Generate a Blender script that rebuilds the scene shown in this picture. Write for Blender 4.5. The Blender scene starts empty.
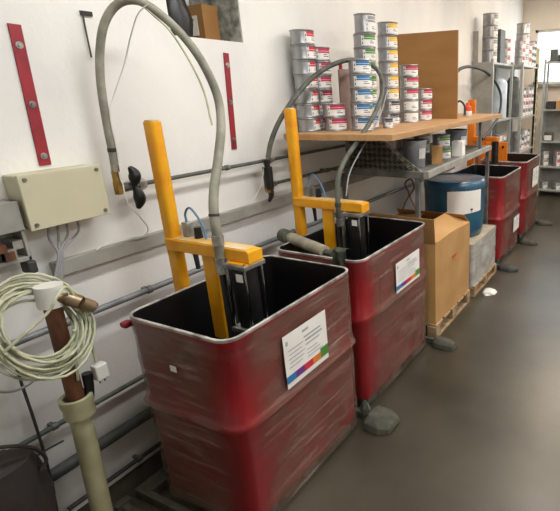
import bpy, bmesh, math, random
from mathutils import Vector, Matrix, noise
random.seed(7)
col = bpy.context.scene.collection
PI = math.pi
# ------------------------------------------------------------------ camera model (world: wall x=0, y into the room, z up)
F, CX, CY = 476.4, 414.9, 250.0
RM = Matrix(((0.90222947, 0.430885, -0.01789116), (0.12059634, -0.29191295, -0.94881155), (-0.41405133, 0.85388813, -0.31533562)))
CAM = Vector((2.55, 0.0, 2.12))
def at(px, py, axis, val):
    """point of the viewing ray on the plane axis=val (used to measure positions on real surfaces)"""
    r = RM.transposed() @ Vector(((px-CX)/F, (py-CY)/F, 1.0))
    return CAM + r*((val-CAM[axis])/r[axis])
# ------------------------------------------------------------------ materials
def mat(name, c, rough=.5, metal=0, c2=None, scale=8, detail=4, stretch=(1,1,1), bump=0, coat=0, lo=.35, hi=.65, spec=.5, bscale=None):
    m = bpy.data.materials.new(name); m.use_nodes = True
    nt = m.node_tree; b = nt.nodes['Principled BSDF']
    b.inputs['Roughness'].default_value = rough; b.inputs['Metallic'].default_value = metal
    b.inputs['Coat Weight'].default_value = coat; b.inputs['Coat Roughness'].default_value = .15
    b.inputs['Specular IOR Level'].default_value = spec
    c = (*c, 1); c2 = (*(c2 or [v*.8 for v in c[:3]]), 1)
    tc = nt.nodes.new('ShaderNodeTexCoord'); mp = nt.nodes.new('ShaderNodeMapping')
    mp.inputs['Scale'].default_value = stretch
    nz = nt.nodes.new('ShaderNodeTexNoise'); nz.inputs['Scale'].default_value = scale; nz.inputs['Detail'].default_value = detail
    rp = nt.nodes.new('ShaderNodeValToRGB')
    rp.color_ramp.elements[0].position = lo; rp.color_ramp.elements[1].position = hi
    rp.color_ramp.elements[0].color = c; rp.color_ramp.elements[1].color = c2
    L = nt.links.new
    L(tc.outputs['Object'], mp.inputs['Vector']); L(mp.outputs[0], nz.inputs['Vector'])
    L(nz.outputs['Fac'], rp.inputs[0]); L(rp.outputs[0], b.inputs['Base Color'])
    if bump:
        bp = nt.nodes.new('ShaderNodeBump'); bp.inputs['Strength'].default_value = bump; bp.inputs['Distance'].default_value = .01
        if bscale:
            n2 = nt.nodes.new('ShaderNodeTexNoise'); n2.inputs['Scale'].default_value = bscale; n2.inputs['Detail'].default_value = 6
            L(tc.outputs['Object'], n2.inputs['Vector']); L(n2.outputs['Fac'], bp.inputs['Height'])
        else: L(nz.outputs['Fac'], bp.inputs['Height'])
        L(bp.outputs[0], b.inputs['Normal'])
    return m
def s(r, g, b):   # display value 0-255 -> linear
    return tuple(((v/255+.055)/1.055)**2.4 if v > 10 else v/255/12.92 for v in (r, g, b))
M = {}
M['wall'] = mat('white_wall_paint', s(232,230,224), .75, c2=s(218,216,212), scale=1.3, bump=.15, bscale=30)
M['wall2'] = mat('beige_wall_paint', s(226,214,198), .75, c2=s(214,200,184), scale=1.2, bump=.1, bscale=25)
M['ceil'] = mat('ceiling_paint', s(225,222,215), .8)
M['floor'] = mat('worn_concrete', s(78,72,58), .33, c2=s(46,42,33), scale=1.1, detail=9, lo=.32, hi=.66, bump=.1, bscale=14, spec=.55)
M['plaster'] = mat('rough_plaster', s(214,214,204), .9, c2=s(140,142,132), scale=14, bump=1, lo=.4, hi=.6)
M['red'] = mat('red_plastic', s(150,10,26), .30, c2=s(126,8,22), scale=3, coat=.4)
M['redp'] = mat('red_paint', s(152,28,42), .5, c2=s(130,24,36), scale=12)
M['black'] = mat('black_plastic', s(24,23,24), .4, c2=s(14,14,14), scale=5)
M['ink'] = mat('black_liner', s(16,15,18), .35, c2=s(9,9,10), scale=4, bump=.4)
M['rim'] = mat('dusty_rim', s(190,184,176), .5, c2=s(110,105,100), scale=10)
M['yellow'] = mat('yellow_enamel', s(236,168,20), .4, c2=s(222,140,12), scale=7, lo=.45, hi=.75)
M['ydust'] = mat('dusty_yellow', s(204,190,158), .7, c2=s(212,160,50), scale=14)
M['steel'] = mat('steel', s(190,190,186), .35, .85, c2=s(120,120,118), scale=12)
M['dsteel'] = mat('dull_steel', s(128,126,120), .55, .4, c2=s(92,92,88), scale=9)
M['chrome'] = mat('chrome', s(210,210,208), .18, 1)
M['brass'] = mat('brass', s(190,160,90), .35, .9, c2=s(140,120,80), scale=20)
M['pipe'] = mat('grey_pipe', s(140,142,142), .5, .2, c2=s(112,114,116), scale=9)
M['dpipe'] = mat('dark_grey_pipe', s(92,96,92), .55, .1, c2=s(70,74,70), scale=9)
M['duct'] = mat('grey_duct', s(158,156,148), .6, c2=s(138,136,128), scale=6)
M['hose'] = mat('olive_rubber_hose', s(152,150,134), .6, c2=s(114,112,98), scale=9, detail=6)
M['hosed'] = mat('dark_rubber_hose', s(96,98,86), .6, c2=s(58,60,54), scale=9, detail=6)
M['rubber'] = mat('dark_rubber', s(58,58,56), .6, c2=s(40,40,40), scale=9)
M['cream'] = mat('cream_plastic', s(198,192,164), .5, c2=s(190,184,156), scale=3)
M['pvc'] = mat('yellowed_pvc', s(172,168,134), .45, c2=s(146,142,108), scale=5)
M['white'] = mat('white_plastic', s(226,224,216), .45, c2=s(206,204,196), scale=8)
M['rust'] = mat('rusty_brown_pipe', s(108,66,36), .6, c2=s(70,40,24), scale=10, stretch=(3,3,.6), detail=7)
M['cable'] = mat('cream_cable', s(188,188,158), .5, c2=s(154,156,128), scale=18)
M['gcable'] = mat('grey_cable', s(150,150,150), .5)
M['bcable'] = mat('black_cable', s(62,62,62), .5)
M['blue'] = mat('blue_tube', s(90,130,165), .4)
M['wood'] = mat('plywood_edge', s(182,142,98), .6, c2=s(168,128,84), scale=5, stretch=(6,1,6), detail=6)
M['mdf'] = mat('brown_board', s(160,116,64), .65, c2=s(150,106,56), scale=2.5, stretch=(1,1,3))
M['card'] = mat('cardboard', s(188,146,92), .8, c2=s(176,132,78), scale=4)
M['cardd'] = mat('cardboard_inside', s(168,132,92), .85, c2=s(150,112,74), scale=4)
M['pallet'] = mat('pallet_wood', s(176,150,112), .8, c2=s(130,104,74), scale=8, stretch=(1,4,1))
M['drum'] = mat('blue_drum', s(36,96,122), .35, c2=s(24,70,98), scale=3, coat=.5, bump=.6)
M['paper'] = mat('paper', s(234,230,224), .7, c2=s(226,222,214), scale=5)
M['text'] = mat('printed_ink', s(110,112,118), .7)
M['tin'] = mat('tin', s(170,170,170), .38, .6, c2=s(140,140,142), scale=10)
M['orange'] = mat('orange_enamel', s(232,130,24), .45, c2=s(214,112,18), scale=8)
M['dark'] = mat('dark_void', s(28,26,26), .8)
M['leather'] = mat('dark_brown_cloth', s(48,36,30), .8, c2=s(38,32,30), scale=9, bump=.8)
M['rag'] = mat('dusty_rag', s(96,102,86), .95, c2=s(66,68,58), scale=20, bump=1)
M['dusty'] = mat('dusty_metal', s(74,72,58), .75, c2=s(54,54,44), scale=16, bump=.5)
M['faint'] = mat('faint_print', s(160,164,168), .7)
M['dcyl'] = mat('dusty_beige_metal', s(160,154,134), .8, c2=s(128,122,104), scale=12, bump=.4)
for n, c in dict(lred=(200,40,62), lblue=(50,118,172), lgreen=(84,140,60), lyellow=(232,184,40), lpink=(196,44,84), lnavy=(52,58,88), lgrey=(150,150,150), lpurple=(110,50,130), lorange=(220,130,50)).items():
    M[n] = mat('label_'+n[1:], s(*c), .5)
# shrink wrap: clear film with milky haze; glossy reflection streaks painted into its colour
def wrap_mat(name, hz, lo, hi):
    m = bpy.data.materials.new(name); m.use_nodes = True; nt = m.node_tree; nt.nodes.clear(); L = nt.links.new
    out = nt.nodes.new('ShaderNodeOutputMaterial'); tr = nt.nodes.new('ShaderNodeBsdfTransparent')
    pr = nt.nodes.new('ShaderNodeBsdfPrincipled'); pr.inputs['Base Color'].default_value = (*s(*hz), 1); pr.inputs['Roughness'].default_value = .24
    tc = nt.nodes.new('ShaderNodeTexCoord'); mp = nt.nodes.new('ShaderNodeMapping'); mp.inputs['Scale'].default_value = (1,1,2.2); mp.inputs['Rotation'].default_value = (.25,.2,0)
    nz = nt.nodes.new('ShaderNodeTexNoise'); nz.inputs['Scale'].default_value = 3.2; nz.inputs['Detail'].default_value = 7; nz.inputs['Distortion'].default_value = .8
    mr = nt.nodes.new('ShaderNodeMapRange'); mr.inputs['From Min'].default_value = .3; mr.inputs['From Max'].default_value = .75; mr.inputs['To Min'].default_value = lo; mr.inputs['To Max'].default_value = hi
    at_ = nt.nodes.new('ShaderNodeAttribute'); at_.attribute_name = 'haze'
    mu = nt.nodes.new('ShaderNodeMath'); mu.operation = 'MULTIPLY'
    n2 = nt.nodes.new('ShaderNodeTexNoise'); n2.inputs['Scale'].default_value = 16; n2.inputs['Detail'].default_value = 3
    bp = nt.nodes.new('ShaderNodeBump'); bp.inputs['Strength'].default_value = .5; bp.inputs['Distance'].default_value = .012
    mx = nt.nodes.new('ShaderNodeMixShader')
    m2 = nt.nodes.new('ShaderNodeMapping'); m2.inputs['Scale'].default_value = (1,1,24); m2.inputs['Rotation'].default_value = (.16,-.10,0)
    n3 = nt.nodes.new('ShaderNodeTexNoise'); n3.inputs['Scale'].default_value = 1.7; n3.inputs['Detail'].default_value = 5; n3.inputs['Distortion'].default_value = .5
    st = nt.nodes.new('ShaderNodeMapRange'); st.inputs['From Min'].default_value = .55; st.inputs['From Max'].default_value = .74; st.inputs['To Max'].default_value = .9
    cm = nt.nodes.new('ShaderNodeMix'); cm.data_type = 'RGBA'; cm.inputs[6].default_value = (*s(*hz), 1); cm.inputs[7].default_value = (*s(186,164,152), 1)  # second colour paints the pale reflection streaks
    L(tc.outputs['Object'], m2.inputs[0]); L(m2.outputs[0], n3.inputs['Vector']); L(n3.outputs['Fac'], st.inputs['Value']); L(st.outputs[0], cm.inputs[0]); L(cm.outputs[2], pr.inputs['Base Color'])
    L(tc.outputs['Object'], mp.inputs[0]); L(mp.outputs[0], nz.inputs['Vector']); L(mp.outputs[0], n2.inputs['Vector'])
    L(nz.outputs['Fac'], mr.inputs['Value']); L(mr.outputs[0], mu.inputs[0]); L(at_.outputs['Fac'], mu.inputs[1])
    L(n2.outputs['Fac'], bp.inputs['Height']); L(bp.outputs[0], pr.inputs['Normal'])
    L(mu.outputs[0], mx.inputs[0]); L(tr.outputs[0], mx.inputs[1]); L(pr.outputs[0], mx.inputs[2]); L(mx.outputs[0], out.inputs[0])
    return m
M['wrap'] = wrap_mat('shrink_wrap', (124,98,84), .30, .74)
M['wrapc'] = wrap_mat('clear_stretch_film', (200,200,196), .35, .8)
def glass():
    m = bpy.data.materials.new('window_glass'); m.use_nodes = True; nt = m.node_tree; nt.nodes.clear(); L = nt.links.new
    out = nt.nodes.new('ShaderNodeOutputMaterial'); tr = nt.nodes.new('ShaderNodeBsdfTransparent'); gl = nt.nodes.new('ShaderNodeBsdfGlossy'); gl.inputs['Roughness'].default_value = .05
    mx = nt.nodes.new('ShaderNodeMixShader'); mx.inputs[0].default_value = .06
    L(tr.outputs[0], mx.inputs[1]); L(gl.outputs[0], mx.inputs[2]); L(mx.outputs[0], out.inputs[0]); return m
M['glass'] = glass()
# ------------------------------------------------------------------ objects
def obj(name, bm, mats, parent=None, smooth=True, bevel=0, origin=None):
    me = bpy.data.meshes.new(name)
    bmesh.ops.recalc_face_normals(bm, faces=bm.faces)
    if origin is not None: bmesh.ops.translate(bm, verts=bm.verts, vec=-Vector(origin))
    bm.to_mesh(me); bm.free()
    for m in (mats if isinstance(mats, (list, tuple)) else [mats]): me.materials.append(m)
    o = bpy.data.objects.new(name, me); col.objects.link(o)
    if origin is not None: o.location = origin
    if parent is not None:
        o.parent = parent
        o.location = Vector(o.location) - base_of(parent)
    if smooth:
        for p in me.polygons: p.use_smooth = True
        es = o.modifiers.new('edge', 'EDGE_SPLIT'); es.split_angle = math.radians(38)
    if bevel:
        b = o.modifiers.new('bev', 'BEVEL'); b.width = bevel; b.segments = 2; b.limit_method = 'ANGLE'
        o.modifiers.move(len(o.modifiers)-1, 0)
    return o
def base_of(o):
    v = Vector(o.location)
    while o.parent: o = o.parent; v += Vector(o.location)
    return v
def thing(name, label, cat, loc, group=None):
    o = bpy.data.objects.new(name, None); col.objects.link(o); o.location = loc; o.empty_display_size = .05
    return tag(o, label, cat, group)
def tag(o, label=None, cat=None, group=None, kind=None):
    if label: o['label'] = label
    if cat: o['category'] = cat
    if group: o['group'] = group
    if kind: o['kind'] = kind
    return o
def copy_tree(o, parent=None):
    c = o.copy(); col.objects.link(c)
    if parent is not None: c.parent = parent
    for ch in list(o.children): copy_tree(ch, c)
    return c
def box(bm, x0, x1, y0, y1, z0, z1, mi=0, mtx=None):
    r = bmesh.ops.create_cube(bm, size=1)['verts']
    T = Matrix.Translation(((x0+x1)/2, (y0+y1)/2, (z0+z1)/2)) @ Matrix.Diagonal((x1-x0, y1-y0, z1-z0, 1))
    if mtx is not None: T = mtx @ T
    bmesh.ops.transform(bm, matrix=T, verts=r)
    for f in {f for v in r for f in v.link_faces}: f.material_index = mi
    return r
def B(*bs):
    bm = bmesh.new()
    for b in bs: box(bm, *b)
    return bm
def cyl(bm, p0, p1, r0, r1=None, seg=20, mi=0, caps=True):
    p0, p1 = Vector(p0), Vector(p1); d = p1-p0
    r = bmesh.ops.create_cone(bm, cap_ends=caps, segments=seg, radius1=r0, radius2=r0 if r1 is None else r1, depth=d.length)['verts']
    q = Vector((0,0,1)).rotation_difference(d.normalized()).to_matrix().to_4x4()
    bmesh.ops.transform(bm, matrix=Matrix.Translation((p0+p1)/2) @ q, verts=r)
    for f in {f for v in r for f in v.link_faces}: f.material_index = mi
    return bm
def C_(*a, **k): return cyl(bmesh.new(), *a, **k)
def smooth_path(pts, n=8):
    pts = [Vector(p) for p in pts]; P = [pts[0]*2-pts[1]] + pts + [pts[-1]*2-pts[-2]]; out = []
    for i in range(1, len(P)-2):
        a, b, c, d = P[i-1:i+3]
        for k in range(n):
            t = k/n
            out.append(.5*((2*b)+(c-a)*t+(2*a-5*b+4*c-d)*t*t+(3*b-a-3*c+d)*t**3))
    out.append(pts[-1]); return out
def tube(bm, pts, r, seg=10, n=8, mi=0, raw=False):
    P = [Vector(p) for p in pts] if raw else smooth_path(pts, n)
    up = Vector((.13,.21,.97)); rings = []
    t = (P[1]-P[0]).normalized(); u = t.cross(up).normalized()
    for i, p in enumerate(P):
        t = (P[min(i+1, len(P)-1)]-P[max(i-1, 0)]).normalized()
        u = (u - t*u.dot(t)).normalized(); v = t.cross(u)
        rr = r(i/(len(P)-1)) if callable(r) else r
        rings.append([bm.verts.new(p+(u*math.cos(a)+v*math.sin(a))*rr) for a in [2*PI*k/seg for k in range(seg)]])
    fs = []
    for a, b in zip(rings, rings[1:]):
        for k in range(seg): fs.append(bm.faces.new((a[k], a[(k+1)%seg], b[(k+1)%seg], b[k])))
    fs.append(bm.faces.new(rings[0][::-1])); fs.append(bm.faces.new(rings[-1]))
    for f in fs: f.material_index = mi
    return bm
def rr_ring(x0, x1, y0, y1, r, z, n=6, sub=1):
    pts = []
    for cx, cy, a0 in ((x1-r, y1-r, 0), (x0+r, y1-r, PI/2), (x0+r, y0+r, PI), (x1-r, y0+r, 1.5*PI)):
        for k in range(n+1):
            a = a0+PI/2*k/n; pts.append(Vector((cx+r*math.cos(a), cy+r*math.sin(a), z)))
    if sub > 1:
        out = []
        for i, p in enumerate(pts):
            q = pts[(i+1) % len(pts)]; m = sub if (q-p).length > .1 else 1
            for k in range(m): out.append(p.lerp(q, k/m))
        pts = out
    return pts
def loft(bm, rings, bottom=True, top=True, mi=0):
    V = [[bm.verts.new(p) for p in r] for r in rings]; n = len(V[0])
    for a, b in zip(V, V[1:]):
        for k in range(n):
            f = bm.faces.new((a[k], a[(k+1)%n], b[(k+1)%n], b[k])); f.material_index = mi
    if bottom: bm.faces.new(V[0][::-1]).material_index = mi
    if top: bm.faces.new(V[-1]).material_index = mi
    return bm
def lathe(bm, prof, c=(0,0,0), seg=28, mi=None):
    c = Vector(c); V = []
    for r, z in prof: V.append([bm.verts.new(c+Vector((r*math.cos(2*PI*k/seg), r*math.sin(2*PI*k/seg), z))) for k in range(seg)])
    for i, (a, b) in enumerate(zip(V, V[1:])):
        for k in range(seg):
            f = bm.faces.new((a[k], a[(k+1)%seg], b[(k+1)%seg], b[k])); f.material_index = mi[i] if mi else 0
    bm.faces.new(V[0][::-1]); bm.faces.new(V[-1]).material_index = mi[-1] if mi else 0
    return bm
def quad(bm, p, mi=0):
    f = bm.faces.new([bm.verts.new(Vector(q)) for q in p]); f.material_index = mi; return f
# ================================================================== the room
XR, YB, YF, ZC = 5.4, -2.6, 10.4, 3.95
HY0, HY1, HZ0, HZ1 = 2.10, 2.66, 2.455, 3.6
bm = B((-.45,0,YB,HY0,0,ZC), (-.45,0,HY1,YF,0,ZC), (-.45,0,HY0,HY1,0,HZ0), (-.45,0,HY0,HY1,HZ1,ZC), (-.5,-.45,HY0-.1,HY1+.1,HZ0-.1,HZ1+.1))
tag(obj('wall_left', bm, M['wall'], smooth=False), kind='structure')
# rough broken plaster lining the opening
bm = bmesh.new(); n = 10
for (y, sgn) in ((HY1-.012, 1),):
    g = [[bm.verts.new((-.44+.44*i/n, y-.012*noise.noise(Vector((i*.9, j*.8, 3))), HZ0+.002+(HZ1-HZ0-.004)*j/14)) for j in range(15)] for i in range(n+1)]
    for i in range(n):
        for j in range(14): bm.faces.new((g[i][j], g[i+1][j], g[i+1][j+1], g[i][j+1]))
bmesh.ops.solidify(bm, geom=bm.faces[:], thickness=.01)
tag(obj('trim_1', bm, M['plaster']), kind='structure')
WX0, WX1, WZ0, WZ1 = .26, 3.3, 2.22, 3.24
bm = B((-.45,WX0,YF,YF+.25,0,ZC), (WX1,XR+.2,YF,YF+.25,0,ZC), (WX0,WX1,YF,YF+.25,0,WZ0), (WX0,WX1,YF,YF+.25,WZ1,ZC))
tag(obj('wall_back', bm, M['wall2'], smooth=False), kind='structure')
tag(obj('wall_right', B((XR,XR+.2,YB,YF,0,ZC)), M['wall2'], smooth=False), kind='structure')
tag(obj('wall_front', B((-.45,XR+.2,YB-.2,YB,0,ZC)), M['wall'], smooth=False), kind='structure')
tag(obj('floor', B((-.45,XR+.2,YB-.2,YF+.25,-.1,0)), M['floor'], smooth=False), kind='structure')
tag(obj('ceiling', B((-.45,XR+.2,YB-.2,YF+.25,ZC,ZC+.1)), M['ceil'], smooth=False), kind='structure')
w = tag(obj('window_1', B((WX0,WX1,YF+.06,YF+.12,WZ0,WZ0+.05), (WX0,WX1,YF+.06,YF+.12,WZ1-.05,WZ1), (WX0,WX0+.05,YF+.06,YF+.12,WZ0,WZ1),
      (WX1-.05,WX1,YF+.06,YF+.12,WZ0,WZ1), (1.2,1.25,YF+.06,YF+.12,WZ0,WZ1), (2.2,2.25,YF+.06,YF+.12,WZ0,WZ1)), M['white'], smooth=False), kind='structure')
obj('pane', B((WX0+.04,WX1-.04,YF+.085,YF+.09,WZ0+.04,WZ1-.04)), M['glass'], w, smooth=False)
obj('window_sill', B((WX0-.05,WX1+.05,YF-.10,YF,WZ0-.05,WZ0)), M['duct'], w, smooth=False)

# ================================================================== pipes along the left wall
def wall_pipe(label, z, y0, y1, r, m, x=.05, clips=(), g=None):
    t = thing('wall_pipe', label, 'pipe', (x, y0, z), g)
    obj('tube', C_((x,y0,z), (x,y1,z), r, seg=16), m, t, origin=(x,y0,z))
    for cy in clips:
        b = bmesh.new(); cyl(b, (x,cy-.012,z), (x,cy+.012,z), r+.006, seg=16); box(b, 0, x, cy-.01, cy+.01, z-.008, z+.008)
        obj('pipe_clip', b, M['dsteel'], t)
    return t
wall_pipe('thin dark pipe ending at the ball valve near the junction box, topmost wall pipe', 1.668, 1.63, 6.9, .012, M['dpipe'], .075, (2.3,4.2))
wall_pipe('thin dark wall pipe just below the topmost, starting at the dark double valve', 1.49, 2.72, 6.9, .012, M['dpipe'], .075, (3.4,))
wall_pipe('light grey pipe with clamps running below the cable duct behind both open red bins', 1.065, .55, 6.5, .017, M['pipe'], .055, (1.17,1.62,2.15,2.9))
wall_pipe('thin grey pipe at knee height between the clamped pipe and the thick pipe', .565, .3, 6.0, .013, M['dpipe'], .045, (1.0,2.2))
wall_pipe('thick dark grey pipe low on the wall, left of the first red bin', .322, .2, 6.0, .032, M['dpipe'], .05, (.9,))
wall_pipe('thin dark pipe just above the floor, lowest pipe on the wall', .082, .95, 4.0, .013, M['bcable'], .05, (1.35,))
t = thing('cable_duct', 'long grey rectangular cable duct on the wall below the junction box', 'cable duct', (0, 1.19, 1.3))
obj('channel', B((0,.045,1.19,6.9,1.30,1.368)), M['duct'], t, smooth=False, bevel=.003)
obj('duct_lid', B((.045,.052,1.19,6.9,1.297,1.371)), M['duct'], t, smooth=False, bevel=.002)
# junction box
t = thing('junction_box', 'large cream plastic junction box screwed to the wall above the cable coil', 'junction box', (0, 1.1, 1.56))
jm = Matrix.Translation((0,1.1,1.57)) @ Matrix.Rotation(math.radians(0), 4, 'X')
bm = bmesh.new(); box(bm, 0, .115, 1.10, 1.45, 1.566, 1.805)
obj('housing', bm, M['cream'], t, smooth=False, bevel=.008)
bm = bmesh.new(); box(bm, .115, .135, 1.095, 1.455, 1.561, 1.81)
lid = obj('lid', bm, M['cream'], t, smooth=False, bevel=.004)
for y in (1.12, 1.43):
    for z in (1.585, 1.787):
        b = C_((.135,y,z), (.14,y,z), .009, seg=14); cyl(b, (.139,y,z), (.1415,y,z), .005, seg=6)
        obj('screw', b, M['dsteel'], lid)
for i, y in enumerate((1.2, 1.24, 1.28, 1.33)):
    obj('cable_gland', C_((.06,y,1.566), (.06,y,1.545), .012, seg=12), M['gcable'], t)
for i, y in enumerate((1.2, 1.24, 1.28, 1.33)):
    o = obj('conduit_wire', tube(bmesh.new(), [(.06,y,1.55), (.06,y-.01,1.49), (.08,1.2+.008*i,1.43), (.09,1.175+.01*i,1.36), (.1,1.13+.012*i,1.28), (.12,1.09+.01*i,1.2)], .0055, 8), M['gcable'], t)
# open switch box at the far left
t = thing('switch_box', 'open grey switch box with exposed dark contacts left of the junction box', 'switch box', (0, .8, 1.42))
bm = B((0,.10,.82,1.085,1.43,1.45), (0,.10,.82,1.085,1.68,1.70), (0,.10,.82,.84,1.43,1.70), (0,.10,1.07,1.085,1.43,1.70), (0,.02,.82,1.085,1.43,1.70))
obj('housing', bm, M['duct'], t, smooth=False, bevel=.003)
obj('cover_plate', B((.10,.108,.82,1.085,1.57,1.70)), M['duct'], t, smooth=False, bevel=.002)
bm = bmesh.new()
for k in range(12):
    y = .88+.17*random.random(); z = 1.45+.10*random.random(); a = .012+.012*random.random()
    box(bm, .03, .11+.02*random.random(), y-a, y+a, z-a, z+a, random.choice((0,0,1,2)))
obj('contact_block', bm, [M['black'], M['rust'], M['steel']], t, smooth=False)
obj('loose_plug', B((.05,.12,1.05,1.09,1.37,1.43)), M['rubber'], t, smooth=False, bevel=.01)
# red strips and hook
def strip(label, pts, w, holes):
    t = thing('wall_strip', label, 'metal strip', pts[0])
    a, b = Vector(pts[0]), Vector(pts[1]); d = (b-a).normalized(); sd = Vector((1,0,0)).cross(d)*w/2
    bm = bmesh.new()
    v = [a-sd, a+sd, b+sd, b-sd]
    lo = [bm.verts.new(p) for p in v]; hi = [bm.verts.new(p+Vector((.007,0,0))) for p in v]
    bm.faces.new(lo); bm.faces.new(hi[::-1])
    for k in range(4): bm.faces.new((lo[k], lo[(k+1)%4], hi[(k+1)%4], hi[k]))
    obj('bar', bm, M['redp'], t, smooth=False)
    for h in holes:
        c = a.lerp(b, h); bb = C_(c+Vector((.006,0,0)), c+Vector((.011,0,0)), .015, seg=14); cyl(bb, c+Vector((.01,0,0)), c+Vector((.018,0,0)), .008, seg=6)
        obj('bolt', bb, M['steel'], t)
strip('red painted metal strip bolted to the wall directly above the junction box', [at(13.5,24,0,.001), at(45,165,0,.001)], .05, (.14,.55,.93))
strip('red painted metal strip on the wall between the two arched hoses, below the wall opening', [at(225.5,53,0,.001), at(234,149,0,.001)], .042, (.12,.5,.9))
t = thing('wall_hook', 'small dark bent wire hook on the wall left of the big arched hose', 'hook', (0,1.63,2.51))
obj('plate', B((0,.012,1.60,1.655,2.50,2.52)), M['black'], t, smooth=False)
obj('rod', tube(bmesh.new(), [(.01,1.607,2.505), (.012,1.604,2.42), (.012,1.604,2.31)], .004, 8), M['bcable'], t)
# box in the wall opening
t = thing('cardboard_box', 'small brown cardboard box with a white label inside the wall opening', 'box', (-.22,2.6,HZ0))
obj('carton', B((-.40,-.165,2.50,2.63,HZ0,2.685)), M['mdf'], t, smooth=False, bevel=.004)
bm = B((-.33,-.22,2.497,2.4995,2.50,2.62)); box(bm, -.32,-.25,2.4955,2.4975,2.59,2.60,1); box(bm, -.32,-.26,2.4955,2.4975,2.56,2.57,1)
obj('address_label', bm, [M['paper'], M['text']], t, smooth=False)
tag(obj('black_bundle', lathe(bmesh.new(), [(.02,0),(.095,.01),(.11,.12),(.08,.23),(.02,.26)], (-.2,2.30,HZ0+.001), 14), M['black']), 'black bundle lying left of the cardboard box in the wall opening', 'bundle')

# ================================================================== ball valves
def valve(label, c, double=False):
    c = Vector(c); t = thing('ball_valve', label, 'valve', c)
    bm = bmesh.new()
    cyl(bm, c+Vector((0,-.045,0)), c+Vector((0,.05,0)), .026, seg=16); cyl(bm, c+Vector((0,.045,0)), c+Vector((0,.085,0)), .031, seg=6); cyl(bm, c+Vector((0,.06,0)), c+Vector((-.01,.1,0)), .015, seg=12)
    obj('valve_body', bm, M['steel'], t)
    bm = bmesh.new(); cyl(bm, c+Vector((0,-.06,-.03)), c+Vector((0,-.06,.035)), .022, seg=6); cyl(bm, c+Vector((0,-.06,.035)), c+Vector((0,-.06,.09)), .017, seg=16)
    cyl(bm, c+Vector((0,-.06,0)), c+Vector((0,-.03,0)), .018, seg=12)
    obj('brass_elbow', bm, M['brass'], t)
    bm = bmesh.new(); P = [c+Vector((.035,.0,.105)), c+Vector((.04,.015,.07)), c+Vector((.04,.012,.035)), c+Vector((.035,.01,0)), c+Vector((.035,.02,-.04)), c+Vector((.035,.02,-.08)), c+Vector((.03,.005,-.12))]
    tube(bm, P, lambda u: .010+.020*abs(math.sin(2*PI*u)) if .02 < u < .98 else .008, 10)
    obj('lever', bm, M['black'], t)
    return t
va = Vector((.10, 1.60, 1.672)); valve('steel ball valve with black lever and brass elbow ending the big arched hose', va)
vb = Vector((.12, 2.62, 1.53))
t = thing('ball_valve', 'dark double valve with steel couplings at the lower end of the smaller arched hose', 'valve', vb)
bm = bmesh.new(); cyl(bm, vb+Vector((0,0,-.06)), vb+Vector((0,0,.10)), .034, seg=16); cyl(bm, vb+Vector((0,0,.09)), vb+Vector((0,0,.15)), .022, seg=14)
obj('valve_body', bm, M['black'], t)
bm = bmesh.new()
for z in (.138, -.04):
    cyl(bm, vb+Vector((-.02,.02,z)), vb+Vector((-.045,.12,z)), .018, seg=12); cyl(bm, vb+Vector((-.03,.05,z)), vb+Vector((-.035,.08,z)), .026, seg=6)
obj('coupling', bm, M['steel'], t)
obj('lever', tube(bmesh.new(), [vb+Vector((.0,0,-.05)), vb+Vector((.01,.0,-.10)), vb+Vector((.0,-.02,-.15))], lambda u: .028*(1-.6*u), 8), M['black'], t)
obj('brass_elbow', C_(vb+Vector((.0,-.01,-.08)), vb+Vector((.0,-.01,-.045)), .026, seg=6), M['brass'], t)

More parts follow.
